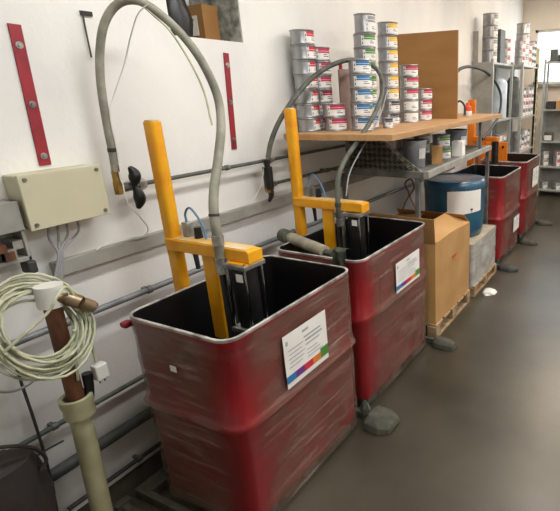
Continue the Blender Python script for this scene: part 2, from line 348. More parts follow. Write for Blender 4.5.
# ================================================================== ink bins
def haze_attr(o, x0, x1, y0, y1, ox=0, oy=0):
    me = o.data; a = me.attributes.new('haze', 'FLOAT', 'POINT')
    for i, v in enumerate(me.vertices):
        X = v.co.x+ox; Y = v.co.y+oy
        dx = abs(X-x1); dy = abs(Y-y0); d = max(dx, dy)+.05*noise.noise(Vector((X*3,Y*3,v.co.z*6)))   # film lies tight and clear on the aisle corner
        a.data[i].value = max(.12, min(1, (d-.04)/.16))
def ink_bin(label, x0, x1, y0, y1, zt, zr, wrap=True, dirty=1.0):
    """two stacked moulded sections with a lip between them, open top, film wound round it"""
    t = thing('ink_bin', label, 'bin', ((x0+x1)/2, (y0+y1)/2, 0), 'large red open bins along the wall')
    R_ = .075
    def rg(z, d): return rr_ring(x0-d, x1+d, y0-d, y1+d, R_+max(-.03, d), z)
    bm = bmesh.new()
    out = [rg(.07,-.03), rg(.085,-.012), rg(zr-.09,-.004), rg(zr-.05,.001), rg(zr-.02,.007), rg(zr,.009), rg(zr+.012,.006), rg(zr+.03,-.006), rg(zt-.05,.0), rg(zt-.04,.006), rg(zt-.012,.008)]
    inn = [rg(zt-.004,-.005), rg(zt-.06,-.012), rg(.16,-.03)]
    loft(bm, out, True, False); 
    obj('lower_and_upper_shell', bm, M['red'], t); shell = t.children[-1]; shell.name = 'shell'
    bm = bmesh.new(); loft(bm, inn[::-1], True, False); obj('liner', bm, M['ink'], t)
    bm = bmesh.new(); loft(bm, [rg(zt-.014,.008), rg(zt,.010), rg(zt+.003,.004), rg(zt+.001,-.004), rg(zt-.014,-.006)], False, False); obj('rim', bm, M['rim'], t)
    for (a, b) in ((y0+.06, y0+.20), ((y0+y1)/2-.07, (y0+y1)/2+.07), (y1-.20, y1-.06)):
        obj('skid', B((x0+.05, x1-.04, a, b, 0, .07)), M['dpipe'], t, smooth=False, bevel=.006)
    if wrap:
        bm = bmesh.new(); rings = []
        nz_ = 44
        for k in range(nz_+1):
            z = .05+(zt-.022-.05)*k/nz_
            lip = .020*math.exp(-((z-zr)/.022)**2)
            ring = rr_ring(x0-.008-lip, x1+.008+lip, y0-.008-lip, y1+.008+lip, R_+.01+lip, z, 6, 12)
            cx, cy = (x0+x1)/2, (y0+y1)/2
            for p in ring:
                n_ = noise.noise(Vector((p.x*5, p.y*5+z*2, z*11+zt*7)))*.006 + .004*abs(math.sin((z*38+(p.x+p.y)*7)))*(.5+.5*noise.noise(p*3))
                d = Vector((p.x-cx, p.y-cy, 0)).normalized(); p += d*max(-.002, n_)
            rings.append(ring)
        loft(bm, rings, False, False)
        o = obj('stretch_film', bm, M['wrap'], t); haze_attr(o, x0, x1, y0, y1); o['label'] = 'milky stretch film wound around the red shell'
    return t
b1 = ink_bin('nearest and largest looking open red bin, wrapped in film, with a rainbow striped label', .362, 1.035, 1.272, 2.245, 1.12, .645)
b2 = ink_bin('second open red bin from the front, between the nearest bin and the cardboard box', .335, 1.02, 2.365, 3.38, 1.12, .70)
b3 = ink_bin('third open red bin, behind the film wrapped bundle', .36, 1.04, 5.56, 6.48, 1.13, .60)
b4 = ink_bin('fourth and farthest open red bin, beside the tall shelving rack', .36, 1.04, 6.76, 7.70, 1.15, .62)
def side_label(parent, x, y0, y1, z0, z1, stripe=True, tilt=0):
    """paper sheet on the aisle side: text lines and a coloured stripe"""
    bm = bmesh.new()
    def P(u, v, dx=0): return (x+dx, y0+(y1-y0)*u, z0+(z1-z0)*v+tilt*u)
    def R2(u0, u1, v0, v1, mi, d): 
        box(bm, x+d-.0012, x+d, y0+(y1-y0)*u0, y0+(y1-y0)*u1, z0+(z1-z0)*v0, z0+(z1-z0)*v1, mi)
    R2(0,1,0,1,0,0)
    R2(.42,.56,.86,.90,1,.0015); R2(.45,.85,.74,.765,1,.0015); R2(.47,.88,.66,.69,1,.0015); R2(.47,.8,.58,.60,1,.0015); R2(.05,.09,.80,.88,1,.0015)
    for k in range(5): R2(.08+.02*(k%2), .38+.04*(k%3), .36+.08*k, .375+.08*k, 1, .0015)
    for k in range(3): R2(.5, .86-.06*k, .32+.07*k, .335+.07*k, 1, .0015)
    if stripe:
        cs = [2,2,3,3,4,4,5,5,6,6]
        for k, c in enumerate(cs): R2(.0+.1*k, .1+.1*k, .10, .235 if k < 8 else .30, c, .0015)
    o = obj('product_label', bm, [M['paper'], M['faint'], M['lblue'], M['lpurple'], M['lred'], M['lorange'], M['lgreen']], parent, smooth=False)
    o['label'] = 'white paper label with rainbow stripe'
side_label(b1, 1.060, 1.575, 1.925, .70, .995)
side_label(b2, 1.045, 2.79, 3.18, .735, .965)
side_label(b3, 1.064, 6.1, 6.4, .30, .5, False)
side_label(b4, 1.062, 7.15, 7.55, .72, 1.0, False)
o = obj('small_sticker', B((.655,.695,1.252,1.254,.895,.925)), M['paper'], b1, smooth=False); o['label'] = 'small white square sticker'
# folded film ridges, side pocket of bin 2, red handles
obj('handle', B((.318,.366,1.262,1.31,1.045,1.075)), M['redp'], b1, smooth=False, bevel=.01)
obj('handle', B((1.015,1.026,2.60,2.66,.74,.93)), M['redp'], b2, smooth=False, bevel=.004)
# ================================================================== drum hoists (rams)
def ram(label, px, py, ztop, zarm, xe, xp, leg_ys, pole_w=.078, detail=True, zcyl=(.93,1.30)):
    t = thing('pump_hoist', label, 'pump hoist', (px, py, 0), 'yellow pump hoists beside the red bins')
    w = pole_w/2
    bm = bmesh.new()
    loft(bm, [rr_ring(px-w, px+w, py-w*.85, py+w*.85, .022, z, 4) for z in (.06, ztop)])
    obj('post', bm, M['yellow'], t)
    obj('post_cap', loft(bmesh.new(), [rr_ring(px-w*.82, px+w*.82, py-w*.7, py+w*.7, .018, z, 4) for z in (ztop, ztop+.008)]), M['ydust'], t)
    # floor frame
    y0, y1 = min(leg_ys), max(leg_ys)
    obj('floor_beam', B((px-.06, px+.04, min(y0,py-.2), max(y1,py+.2), .0, .06)), M['dusty'], t, smooth=False, bevel=.006)
    # arm
    h = .033
    obj('arm', B((px-.02, xe, py-.042, py+.042, zarm-2*h, zarm)), M['yellow'], t, smooth=False, bevel=.006)
    obj('arm_top_dust', B((px+w, xe-.02, py-.036, py+.036, zarm, zarm+.003)), M['ydust'], t, smooth=False); t.children[-1].name = 'dust_layer'
    obj('arm_bracket', B((xe-.13, xe+.0, py-.062, py+.062, zarm-2*h-.014, zarm-2*h), (xe-.004, xe+.008, py-.05, py+.05, zarm-2*h, zarm-.005)), M['yellow'], t, smooth=False, bevel=.004)
    # follower plate bar
    obj('guide_bar', B((xp-.045, xp+.045, py-.030, py-.006, zcyl[0]-.12, zarm-2*h)), M['yellow'], t, smooth=False, bevel=.004)
    # pump cylinder
    cx, cy = xe-.072, py-.005; z0, z1 = zcyl
    pump = obj('pump_cylinder', C_((cx,cy,z0), (cx,cy,z1-.0), .060, seg=28), M['black'], t)
    for z in (z0-.02, z1-.004):
        obj('end_plate', B((cx-.074,cx+.074,cy-.074,cy+.074,z,z+.026)), M['steel'], t, smooth=False, bevel=.004)
    for sx in (-1,1):
        for sy in (-1,1):
            obj('tie_rod', C_((cx+.058*sx,cy+.058*sy,z0-.03), (cx+.058*sx,cy+.058*sy,z1+.03), .0065, seg=8), M['chrome'], t)
    obj('nameplate', B((cx+.005,cx+.045,cy-.069,cy-.064,z1-.065,z1-.025)), M['paper'], t, smooth=False)
    mb = bmesh.new(); cyl(mb, (cx-.10,cy-.02,z0-.10), (cx-.10,cy-.02,z1-.01), .014, seg=12)
    obj('piston_rod', mb, M['steel'], t)
    obj('feed_hose', C_((cx-.13,cy-.03,z0-.12), (cx-.13,cy-.03,z1+.0), .017, seg=14), M['rubber'], t)
    obj('fluid_pipe', C_((cx,cy,.2), (cx,cy,z0-.02), .03, seg=16), M['dsteel'], t)
    # valve gear on the arm
    a = Vector((px+w+.05, py+.03, zarm))
    bm = bmesh.new(); box(bm, a.x-.022, a.x+.022, a.y-.02, a.y+.02, a.z, a.z+.085)
    obj('valve_block', bm, M['steel'], t, smooth=False, bevel=.005)
    obj('knob', C_((a.x+.075,a.y,a.z+.003), (a.x+.075,a.y,a.z+.062), .022, .018, seg=16), M['black'], t)
    obj('air_tube', tube(bmesh.new(), [a+Vector((0,0,.08)), a+Vector((0,0,.13)), a+Vector((.04,0,.165)), a+Vector((.09,0,.12)), a+Vector((.125,0,.05)), a+Vector((.14,-.01,.005))], .006, 8), M['blue'], t)
    obj('hanging_gauge', tube(bmesh.new(), [a+Vector((.02,0,-.06)), a+Vector((.025,0,-.1)), a+Vector((.03,0,-.18))], lambda u: .016-.004*u, 10), M['rubber'], t)
    for ly in leg_ys:
        leg = obj('floor_leg', B((px-.06, 1.10, ly-.018, ly+.018, .0, .058)), M['dusty'], t, smooth=False, bevel=.006)
        if ly > py:
            bm = bmesh.new()
            k_ = 1.0 if ly < 3 else .6; sec = [(1.05,.05,.05,.0), (1.08,.115*k_,.085,.0), (1.19,.12*k_,.07,.0), (1.25,.085*k_,.05,.0), (1.265,.06*k_,.02,.0)]
            V = []
            for x, hw, hh, _ in sec:
                V.append([Vector((x, ly-hw, 0)), Vector((x, ly+hw, 0)), Vector((x+.005, ly+hw*.8, hh*.75)), Vector((x+.005, ly+hw*.3, hh)), Vector((x+.005, ly-hw*.4, hh)), Vector((x, ly-hw*.85, hh*.6))])
            loft(bm, V); obj('foot_cover', bm, M['dusty'], leg, smooth=False, bevel=.006)
    return t
r1 = ram('yellow pump hoist of the nearest red bin, carrying the big arched hose', .272, 1.675, 2.0, 1.393, .848, .55, (1.215, 2.305), zcyl=(.965,1.30))
r2 = ram('yellow pump hoist of the second red bin, carrying the smaller arched hose', .258, 2.76, 2.02, 1.398, .832, .53, (3.425,), zcyl=(.97,1.31))
# second rail in front of the first bin
tag(obj('floor_rail', B((.22, 1.2, 1.10, 1.135, .0, .035), (.20,.24,1.08,1.16,0,.05)), M['dusty'], smooth=False, bevel=.005), 'low dusty metal rail on the floor in front of the nearest red bin', 'rail')
# far hoists
def far_ram(label, px, py, zt, mtl):
    t = thing('pump_hoist', label, 'pump hoist', (px, py, 0), 'orange pump hoists beside the far bins')
    obj('post', loft(bmesh.new(), [rr_ring(px-.055, px+.055, py-.035, py+.035, .015, z, 4) for z in (0, zt)]), mtl, t)
    return t
r3 = far_ram('orange hoist post behind the third red bin, seen between board shelf and steel bench', .27, 6.62, 2.0, M['orange'])
r4 = far_ram('orange hoist with wide control panel over the farthest red bin', .27, 7.15, 1.42, M['orange'])
obj('control_panel', B((.33,.66,7.12,7.16,.80,1.38)), M['orange'], r4, smooth=False, bevel=.006)
for (x, z) in ((.42,1.31), (.45,1.22), (.60,1.31)):
    obj('bolt', C_((x,7.12,z), (x,7.105,z), .018, seg=12), M['black'], r4)
obj('arm', B((.30,.66,6.58,6.66,1.44,1.50)), M['orange'], r3, smooth=False, bevel=.005)
obj('pump_cylinder', C_((.62,6.62,1.08), (.62,6.62,1.44), .05, seg=20), M['black'], r3)

# ================================================================== arched hoses
def hose(label, ctrl, r, m, ends=True):
    P = [at(px, py, 0, X) for px, py, X in ctrl]
    t = thing('pump_hose', label, 'hose', P[0])
    bm = tube(bmesh.new(), P, r, 16, 12); obj('rubber_tube', bm, m, t)
    return t, P
h1, P1 = hose('big thick olive grey hose arching high above the nearest red bin',
  [(221,262,.675),(218,240,.675),(214,215,.665),(214,190,.65),(218,160,.62),(221,125,.57),(217,95,.54),(202,62,.50),(183,36,.45),(160,14,.38),(138,1,.31),(118,4,.23),(105,22,.17),(100,50,.13),(101,85,.11),(107,125,.10),(112,150,.10),(115,168,.10)], lambda u: .0245-.0055*min(1,u*1.6), M['hose'])
def band(parent, P, i, r, w, m, name='hose_clamp'):
    a = P[i]; d = (P[min(i+1,len(P)-1)]-P[max(i-1,0)]).normalized()
    obj(name, C_(a-d*w/2, a+d*w/2, r, seg=16), m, parent)
band(h1, P1, len(P1)-1, .021, .035, M['chrome'], 'hose_fitting'); band(h1, P1, 1, .029, .05, M['steel'], 'hose_fitting'); band(h1, P1, 0, .027, .05, M['steel'], 'hose_fitting'); band(h1, P1, 2, .0258, .012, M['rubber']); band(h1, P1, 16, .021, .02, M['rubber'])
for a, b in ((P1[0], P1[0]+Vector((0,0,-.06))),): obj('hose_fitting', C_(a, b, .027, seg=6), M['chrome'], h1)
h2, P2 = hose('smaller grey hose arching over the second red bin in front of the stacked cans',
  [(340,222,.70),(338,205,.70),(338,180,.69),(345,160,.68),(360,138,.665),(374,115,.655),(382,93,.62),(380,74,.54),(368,63,.48),(350,60,.42),(330,66,.35),(310,80,.28),(293,100,.22),(279,122,.17),(271,142,.14),(268,158,.12)], .0175, M['hosed'])
band(h2, P2, 0, .026, .05, M['dsteel'], 'hose_fitting'); band(h2, P2, 1, .022, .03, M['rubber'])
# parallel thin line clipped to hose 2
obj('air_line', tube(bmesh.new(), [at(346,196,0,.72), at(350,172,0,.70), at(364,145,0,.68), at(379,118,0,.65), at(387,92,0,.61)], .005, 8), M['gcable'], h2)
h3 = thing('pump_hose', 'thin black hose arching behind the brown board towards the far rack', 'hose', (.2,6.4,2.3))
obj('rubber_tube', tube(bmesh.new(), [at(455,74,0,.28), at(462,68,0,.28), at(473,67,0,.28), at(486,72,0,.29), at(496,83,0,.30), at(501,97,0,.34), at(499,115,0,.42), at(490,130,0,.5), at(482,139,0,.52)], .020, 12), M['rubber'], h3)
# thin signal wires
def wire(label, ctrl, r, m, name='signal_wire', cat='wire'):
    o = obj(name, tube(bmesh.new(), [at(*q[:2], 0, q[2]) for q in ctrl], r, 8), m); tag(o, label, cat); return o
wire('thin white wire hanging from the big arched hose down to the cable duct', [(148,4,.36),(138,14,.31),(131,35,.24),(124,65,.17),(114,95,.125),(110,115,.125),(117,150,.125),(122,180,.155),(128,203,.16),(140,217,.12),(148,228,.09),(144,235,.07),(128,238,.065),(108,243,.06),(96,250,.058)], .0032, M['white'])
wire('thin beige wire clipped under the descending side of the big arched hose', [(142,5,.33),(152,14,.36),(170,31,.42),(190,62,.48),(204,92,.52),(212,125,.56)], .005, M['cable'])
wire('thin white wire hanging below the double valve beside the smaller hose', [(264,165,.12),(262,182,.1),(257,194,.08),(250,202,.07),(243,206,.06)], .003, M['white'])
# black cable by the coil, grey loops
wire('black cable hanging straight down behind the cable coil at the lower left', [(14,360,.09),(22,385,.09),(34,420,.09),(46,460,.09),(56,505,.09),(62,540,.09)], .0065, M['bcable'], 'hanging_cable', 'cable')
wire('grey cable looping left from the coil towards the edge of the photo', [(38,370,.12),(34,380,.12),(20,389,.12),(5,392,.12),(-15,390,.12)], .006, M['gcable'], 'hanging_cable', 'cable')
# ================================================================== pole with pipe socket, coil of cable
px_, py_ = .35, .985
t = thing('pipe_post', 'rusty brown pipe standing in a yellowed plastic pipe with white cap, front left', 'post', (px_, py_, 0))
pv = Vector
obj('plastic_pipe', C_((px_,.955,0), (px_,.985,.77), .044, seg=28), M['pvc'], t)
bm = lathe(bmesh.new(), [(.046,-.045),(.060,-.045),(.063,-.03),(.060,.0),(.066,.02),(.066,.055),(.058,.06),(.048,.055),(.046,.0)], (px_,.986,.785), 28)
obj('pipe_socket', bm, M['pvc'], t)
obj('rusty_pipe', C_((px_,.984,.74), (px_,.996,1.30), .034, seg=24), M['rust'], t)
obj('pipe_cap', C_((px_,.996,1.285), (px_,1.0,1.378), .052, seg=28), M['white'], t)
fa = Vector((.40,1.035,1.312)); fb = Vector((.43,1.065,1.285)); fc = Vector((.43,1.10,1.25))
bm = C_(Vector((.37,.99,1.325)), fa, .024, seg=18); cyl(bm, fa, fb, .030, seg=18); cyl(bm, fb, fc, .026, .03, seg=18)
ft = obj('brass_tee', bm, mat('tarnished_brass', s(150,132,104), .4, .6, c2=s(110,84,60), scale=16), t); obj('steel_cap', C_(fc, fc+Vector((.0,.008,-.009)), .028, seg=18), M['chrome'], ft)
obj('spike', tube(bmesh.new(), [(px_+.02,1.045,.93), (px_+.02,1.04,.86), (px_+.02,1.03,.80)], lambda u: .022-.004*u, 10), M['black'], t); t.children[-1].name = 'black_connector'
# coil
ct = thing('cable_coil', 'coil of cream extension cable hung over the top of the rusty pipe post', 'cable', (.45,.95,1.2))
bm = bmesh.new(); rc = random.Random(4); pts = []
NL = 15
for k in range(NL*22):
    a = 2*PI*k/22; L_ = k/22
    ww = math.sin(L_*2.1)*.5+rc.uniform(-.06,.06)
    R1 = .138+.026*math.sin(L_*1.7+1); 
    c = Vector((.375+.02*math.sin(L_*1.3), .925+.014*math.sin(L_*2.3), 1.225+.016*math.cos(L_*1.9)))
    ry = R1*(1.12+.05*math.sin(L_)); rz = R1*(1.12+.10*math.cos(L_*1.5))
    c.x += -.085*math.sin(a)+.02*math.sin(a+.4)*math.sin(L_*.9)
    pts.append(c+Vector((0, ry*math.cos(a), rz*math.sin(a)-.01*math.cos(a)*math.sin(a))))
tube(bm, pts, .0056, 8, raw=True, n=1)
obj('looped_cable', bm, M['cable'], ct)
obj('cable_tail', tube(bmesh.new(), [at(4,352,0,.44), at(20,338,0,.455), at(36,324,0,.465), at(50,310,0,.465), at(57,296,0,.46), at(66,287,0,.43), at(76,300,0,.42), at(86,325,0,.40), at(93,350,0,.39), at(96,362,0,.39)], .0062, 8), M['cable'], ct)
pc = at(100,371,0,.39)
bm = bmesh.new(); box(bm, pc.x-.022, pc.x+.022, pc.y-.028, pc.y+.028, pc.z-.038, pc.z+.038)
pl = obj('plug', bm, M['white'], ct, smooth=False, bevel=.007)
for d in (-.011, .011): obj('prong', C_((pc.x,pc.y+d,pc.z-.058), (pc.x,pc.y+d,pc.z-.036), .0035, seg=8), M['steel'], pl)
obj('black_strand', tube(bmesh.new(), [at(74,330,0,.44), at(76,355,0,.41), at(78,380,0,.39)], .006, 8), M['cable'], ct); ct.children[-1].name = 'hanging_end'
# dark bundle at the lower left
bm = bmesh.new(); rings = []
for k in range(15):
    z = .72*k/14; prof = .16*math.sin(PI*min(1, .25+.75*(1-k/14)))**.6 if k < 14 else .03
    ring = []
    for j in range(24):
        a = 2*PI*j/24; n_ = 1+.22*noise.noise(Vector((math.cos(a)*1.6, math.sin(a)*1.6, z*5)))
        ring.append(Vector((.25+prof*.8*n_*math.cos(a), .62+prof*1.15*n_*math.sin(a)+.06*(1-z), z+.03*noise.noise(Vector((a,z*3,1))) if k else 0)))
    rings.append(ring)
loft(bm, rings)
t = thing('work_bag', 'dark brown crumpled bag on the floor in the lower left corner', 'bag', (.25,.62,0))
obj('bag_body', bm, M['leather'], t)
obj('strap', tube(bmesh.new(), [at(-5,448,0,.36), at(18,446,0,.36), at(36,449,0,.34), at(46,459,0,.33), at(42,470,0,.33)], .008, 8), M['leather'], t)
tag(obj('dark_rod', tube(bmesh.new(), [at(30,458,0,.27), at(38,455,0,.24), at(48,449,0,.18), at(63,441,0,.10)], .005, 8), M['bcable']), 'short dark rod lying across the top of the crumpled bag, pointing at the wall', 'rod')

# ================================================================== items on bin 2
t = thing('dusty_tube', 'dusty grey cylinder lying inside the front left corner of the second red bin', 'pump part', (.5,2.5,1.13))
obj('barrel', C_(at(286,236,2,1.13), at(325,252,2,1.13), .042, seg=20), M['dcyl'], t)
obj('collar', C_(at(283,235,2,1.13), at(290,238,2,1.13), .050, seg=20), M['rag'], t)
obj('nozzle', C_(at(325,252,2,1.13), at(332,254,2,1.125), .022, seg=14), M['dusty'], t)
bm = bmesh.new(); g = []
for i in range(9):
    row = []
    for j in range(12):
        u = i/8; v = j/11
        y = 2.325+.012*math.sin(u*9)+.012*noise.noise(Vector((u*4,v*4,0)))
        z = 1.26-.27*v
        x = .845+.09*u+.02*v*math.sin(u*3)
        if v < .25: y = 2.44-.12*(v/.25); z = 1.17+.03*math.sin(v/.25*PI*.5)
        row.append(bm.verts.new((x, y-.004, z)))
    g.append(row)
for i in range(8):
    for j in range(11): bm.faces.new((g[i][j], g[i+1][j], g[i+1][j+1], g[i][j+1]))
bmesh.ops.solidify(bm, geom=bm.faces[:], thickness=.012)
tag(obj('rag', bm, M['rag']), 'grey green rag hanging over the front rim of the second red bin', 'rag')

# ================================================================== cans
def ink_can(r=.089, h=.104, lab='lred', ang=0, span=1.5, full=False, second=None):
    """tin with rolled rims; label patch faces +x when ang=0"""
    t = bpy.data.objects.new('ink_can', None); col.objects.link(t); t.empty_display_size = .02
    bm = lathe(bmesh.new(), [(r-.006,0),(r,.001),(r+.002,.004),(r-.001,.008),(r-.003,.012),(r-.003,h-.014),(r,h-.011),(r+.002,h-.006),(r,h-.002),(r-.008,h-.0015),(r-.010,h-.006)], (0,0,0), 28)
    obj('tin_body', bm, M['tin'], t)
    bm = lathe(bmesh.new(), [(.0005,h-.0055),(r-.018,h-.0055),(r-.016,h-.003),(r-.0102,h-.0035)], (0,0,0), 24)
    obj('lid', bm, M['tin'], t)
    bm = bmesh.new(); n = 14; a0 = ang-span; 
    def strip_(a, b, z0, z1, mi, rr):
        m = max(2, int(n*(b-a)/(2*span)))
        for k in range(m):
            u, v = a+(b-a)*k/m, a+(b-a)*(k+1)/m
            quad(bm, [(rr*math.cos(u), rr*math.sin(u), z0), (rr*math.cos(v), rr*math.sin(v), z0), (rr*math.cos(v), rr*math.sin(v), z1), (rr*math.cos(u), rr*math.sin(u), z1)], mi)
    e = ang+span
    strip_(a0, e, .014, h-.016, 0, r-.0022)
    mid = ang+span*.1
    if lab:
        strip_(a0+.25*span, (e-.05 if not second else mid+.5*span), h*.55, h*.66, 1, r-.0012); strip_(a0+.25*span, (e-.05 if not second else mid+.5*span), h*.69, h*.86, 1, r-.0012)
        if second: strip_(mid+.5*span, e, h*.52, h*.80, 3, r-.0012)
    for k in range(3): strip_(a0+.08*span, a0+.18*span, .022+.03*k, .040+.03*k, 2, r-.0011)
    strip_(ang-.1, ang+.5, .030, .036, 2, r-.0011); strip_(ang-.1, ang+.3, .044, .049, 2, r-.0011)
    bmesh.ops.remove_doubles(bm, verts=bm.verts, dist=1e-5)
    me = bpy.data.meshes.new('paper_label'); bm.to_mesh(me); bm.free()
    for m_ in (M['paper'], M[lab or 'lgrey'], M['text'], M[second or 'lgrey']): me.materials.append(m_)
    for p in me.polygons: p.use_smooth = True
    o = bpy.data.objects.new('paper_label', me); col.objects.link(o); o.parent = t
    return t
ORD = ['lowest', 'second from bottom', 'third from bottom', 'fourth from bottom', 'fifth from bottom', 'sixth from bottom', 'seventh from bottom', 'eighth from bottom']
protos = {}
def place_can(kind, loc, label, group, rz=0, **kw):
    key = (kind, tuple(sorted(kw.items())))
    if key not in protos: o = protos[key] = ink_can(lab=kind, **kw)
    else: o = copy_tree(protos[key])
    o.location = loc; o.rotation_euler = (0, 0, rz); tag(o, label, 'can', group); return o
ZP = 1.84
cname = dict(lred='red', lblue='blue', lgreen='green', lyellow='yellow', lpink='crimson', lnavy='navy')
def stack(x, y, kinds, where, rz, h=.104, z=ZP, group='ink cans on the wooden board shelf', jit=.004, **kw):
    for k, kd in enumerate(kinds):
        sec = None; c = cname.get(kd, 'plain')
        nm = ('%s banded can' % c) if kd else 'plain tin can'
        top = ''
        place_can(kd, (x+random.uniform(-jit,jit), y+random.uniform(-jit,jit), z+h*k), '%s, %s%s in %s' % (nm, ORD[k], '', where), group, rz+random.uniform(-.1,.1), h=h, **kw)
CA = math.radians(-52)   # direction from the shelf towards the aisle
stack(.13, 3.13, ['lred']*7, 'leftmost stack on the board shelf', CA+1.05, span=.75)
stack(.125, 3.33, ['lpink']*6, 'tall stack directly behind the leftmost', CA+.55, span=.75)
stack(.312, 3.225, ['lpink']*2, 'short stack beside the leftmost', CA+.35, span=.95)
stack(.505, 3.32, ['lblue']*5, 'front stack of blue cans', CA+.2, span=.95, second='lgreen')
stack(.375, 3.62, ['lblue','lblue','lgreen','lgreen','lgreen','lgreen','lgreen'], 'tall stack behind the blue cans', CA+.55, span=.9)
stack(.372, 4.02, ['lnavy','lnavy','lyellow','lyellow','lyellow','lyellow','lyellow','lyellow'], 'stack topped by yellow banded cans', CA+.55, span=.8, h=.107)
stack(.435, 4.30, [None,None,'lpink','lpink','lpink'], 'stack beside the yellow banded cans', CA+.2, span=1.0)
stack(.42, 4.66, ['lpink','lpink','lpink'], 'short stack against the brown board', CA+.35, span=.9)
o = ink_can(r=.086, h=.145, lab='lgrey', ang=0, span=.7); o.location = (.385,3.62,ZP+.104*7); o.rotation_euler = (0,0,CA+.7); tag(o, 'taller grey tin on top of the green banded stack', 'can', 'ink cans on the wooden board shelf')
o = ink_can(r=.045, h=.085, lab='lnavy', ang=0, span=.9); o.location = (.60,3.56,ZP); o.rotation_euler = (0,0,CA); tag(o, 'very small tin at the front of the board shelf between blue and yellow stacks', 'can', 'ink cans on the wooden board shelf')
t = thing('paper_roll', 'upright brownish pink roll behind the arched hose, between red and blue can stacks', 'roll', (.28,3.44,ZP))
obj('roll_body', C_((.28,3.44,ZP), (.28,3.44,ZP+.46), .05, seg=20), mat('pink_brown_paper', s(178,152,140), .8), t)
obj('red_cap', C_((.255,3.43,ZP+.46), (.255,3.43,ZP+.53), .014, seg=12), M['redp'], t)
# ================================================================== board shelf, brown board
def slab(pts, z0, z1):
    bm = bmesh.new(); loft(bm, [[Vector((x,y,z0)) for x,y in pts], [Vector((x,y,z1)) for x,y in pts]]); return bm
t = thing('board_shelf', 'long plywood board shelf carrying the stacked ink cans', 'shelf', (.4,4.5,1.8))
obj('board', slab([(.10,2.85),(.945,2.985),(.87,6.05),(.10,6.05)], 1.795, 1.84), M['wood'], t, smooth=False, bevel=.003)
t = thing('divider_board', 'large plain brown board standing on the board shelf behind the cans', 'board', (.35,5.0,ZP))
obj('panel', B((.012,.70,4.90,4.92,ZP,2.70)), M['mdf'], t, smooth=False, bevel=.002)
t = thing('squeeze_bottle', 'small bottle with orange red cap on the far end of the board shelf', 'bottle', (.62,5.45,ZP))
obj('bottle_body', lathe(bmesh.new(), [(.045,0),(.05,.01),(.05,.05),(.03,.07)], (.62,5.45,ZP), 18), M['white'], t)
obj('cap', lathe(bmesh.new(), [(.045,.0),(.045,.05),(.02,.07),(.018,.1)], (.62,5.45,ZP+.05), 18), mat('orange_red_plastic', s(222,76,40), .5), t)
tag(obj('black_loop', tube(bmesh.new(), [(.50,5.3,ZP+.01),(.52,5.3,ZP+.12),(.57,5.32,ZP+.17),(.62,5.34,ZP+.12),(.63,5.34,ZP+.02)], .012, 10), M['rubber']), 'small black cable loop beside the orange capped bottle on the board shelf', 'cable')
# ================================================================== steel bench
t = thing('steel_bench', 'grey steel angle frame bench under the board shelf, holding pails and cans', 'bench', (.5,4.4,0))
F0, F1 = (1.0,3.44), (.90,5.50)
obj('bench_top', slab([(.08,3.48),(.965,3.48),(.865,5.50),(.08,5.50)], 1.475, 1.49), M['dsteel'], t, smooth=False)
def rail(a, b, w, z0, z1, m, name):
    a, b = Vector((*a,0)), Vector((*b,0)); d = (b-a).normalized(); n_ = Vector((-d.y,d.x,0))*w
    obj(name, slab([(a.x,a.y),(b.x,b.y),((b+n_).x,(b+n_).y),((a+n_).x,(a+n_).y)], z0, z1), m, t, smooth=False, bevel=.003)
rail((.22,3.44), (1.0,3.44), .035, 1.455, 1.51, M['dsteel'], 'end_rail')
rail((1.0,3.44), (.90,5.50), .03, 1.455, 1.51, M['duct'], 'front_rail')
rail((.12,5.47), (.90,5.50), .03, 1.455, 1.50, M['duct'], 'end_rail')
for (x, y) in ((.885,3.450), (.17,3.46), (.855,5.44), (.12,5.44)):
    obj('leg', B((x,x+.038,y,y+.038,0,1.455)), M['dsteel'], t, smooth=False, bevel=.004)
for q in ((.22,.25,3.48,3.51,1.5,1.795), (.84,.87,5.2,5.23,1.49,1.795), (.12,.15,5.2,5.23,1.49,1.795)): obj('upright', B(q), M['dsteel'], t, smooth=False)
# expanded metal gusset on the near end
bm = bmesh.new()
A0, A1 = Vector((.26,3.462,1.51)), Vector((.93,3.462,1.51)); T0, T1 = Vector((.26,3.462,1.79)), Vector((.56,3.462,1.79))
def inside(x, z):
    if not (.26 <= x <= .94 and 1.51 <= z <= 1.79): return False
    return z <= 1.79-(x-.54)*(.28/.40) if x > .54 else True
nx, nz2 = 17, 9; dx = .68/nx; dz = .28/nz2*1.0
for i in range(nx):
    for j in range(nz2*2):
        cx = .26+dx*(i+.5+(.5 if j % 2 else 0)); cz = 1.51+dz*(j*.5+.5)
        if inside(cx-dx*.5, cz-dz*.5) and inside(cx+dx*.5, cz+dz*.5):
            v = [Vector((cx-dx*.46,3.465,cz)), Vector((cx,3.465,cz-dz*.46)), Vector((cx+dx*.46,3.465,cz)), Vector((cx,3.465,cz+dz*.46))]
            c_ = bm.verts.new((cx,3.440,cz+.004)); vv = [bm.verts.new(q) for q in v]
            for k in range(4): bm.faces.new((vv[k], vv[(k+1)%4], c_))
bmesh.ops.remove_doubles(bm, verts=bm.verts, dist=.0005)
pts = [(.26,1.51),(.94,1.51),(.54,1.79),(.26,1.79)]
a_ = [bm.verts.new((x,3.466,z)) for x,z in pts]; b_ = [bm.verts.new((x,3.474,z)) for x,z in pts]
bm.faces.new(a_); bm.faces.new(b_[::-1])
for k in range(4): bm.faces.new((a_[k], a_[(k+1)%4], b_[(k+1)%4], b_[k]))
tp = mat('embossed_steel_painted_shade', s(172,168,150), .4, .4, c2=s(150,146,130), scale=6)
nt = tp.node_tree; ck = nt.nodes.new('ShaderNodeTexChecker'); ck.inputs['Scale'].default_value = 30; ck.inputs[1].default_value = (*s(146,142,128),1); ck.inputs[2].default_value = (*s(90,88,78),1)
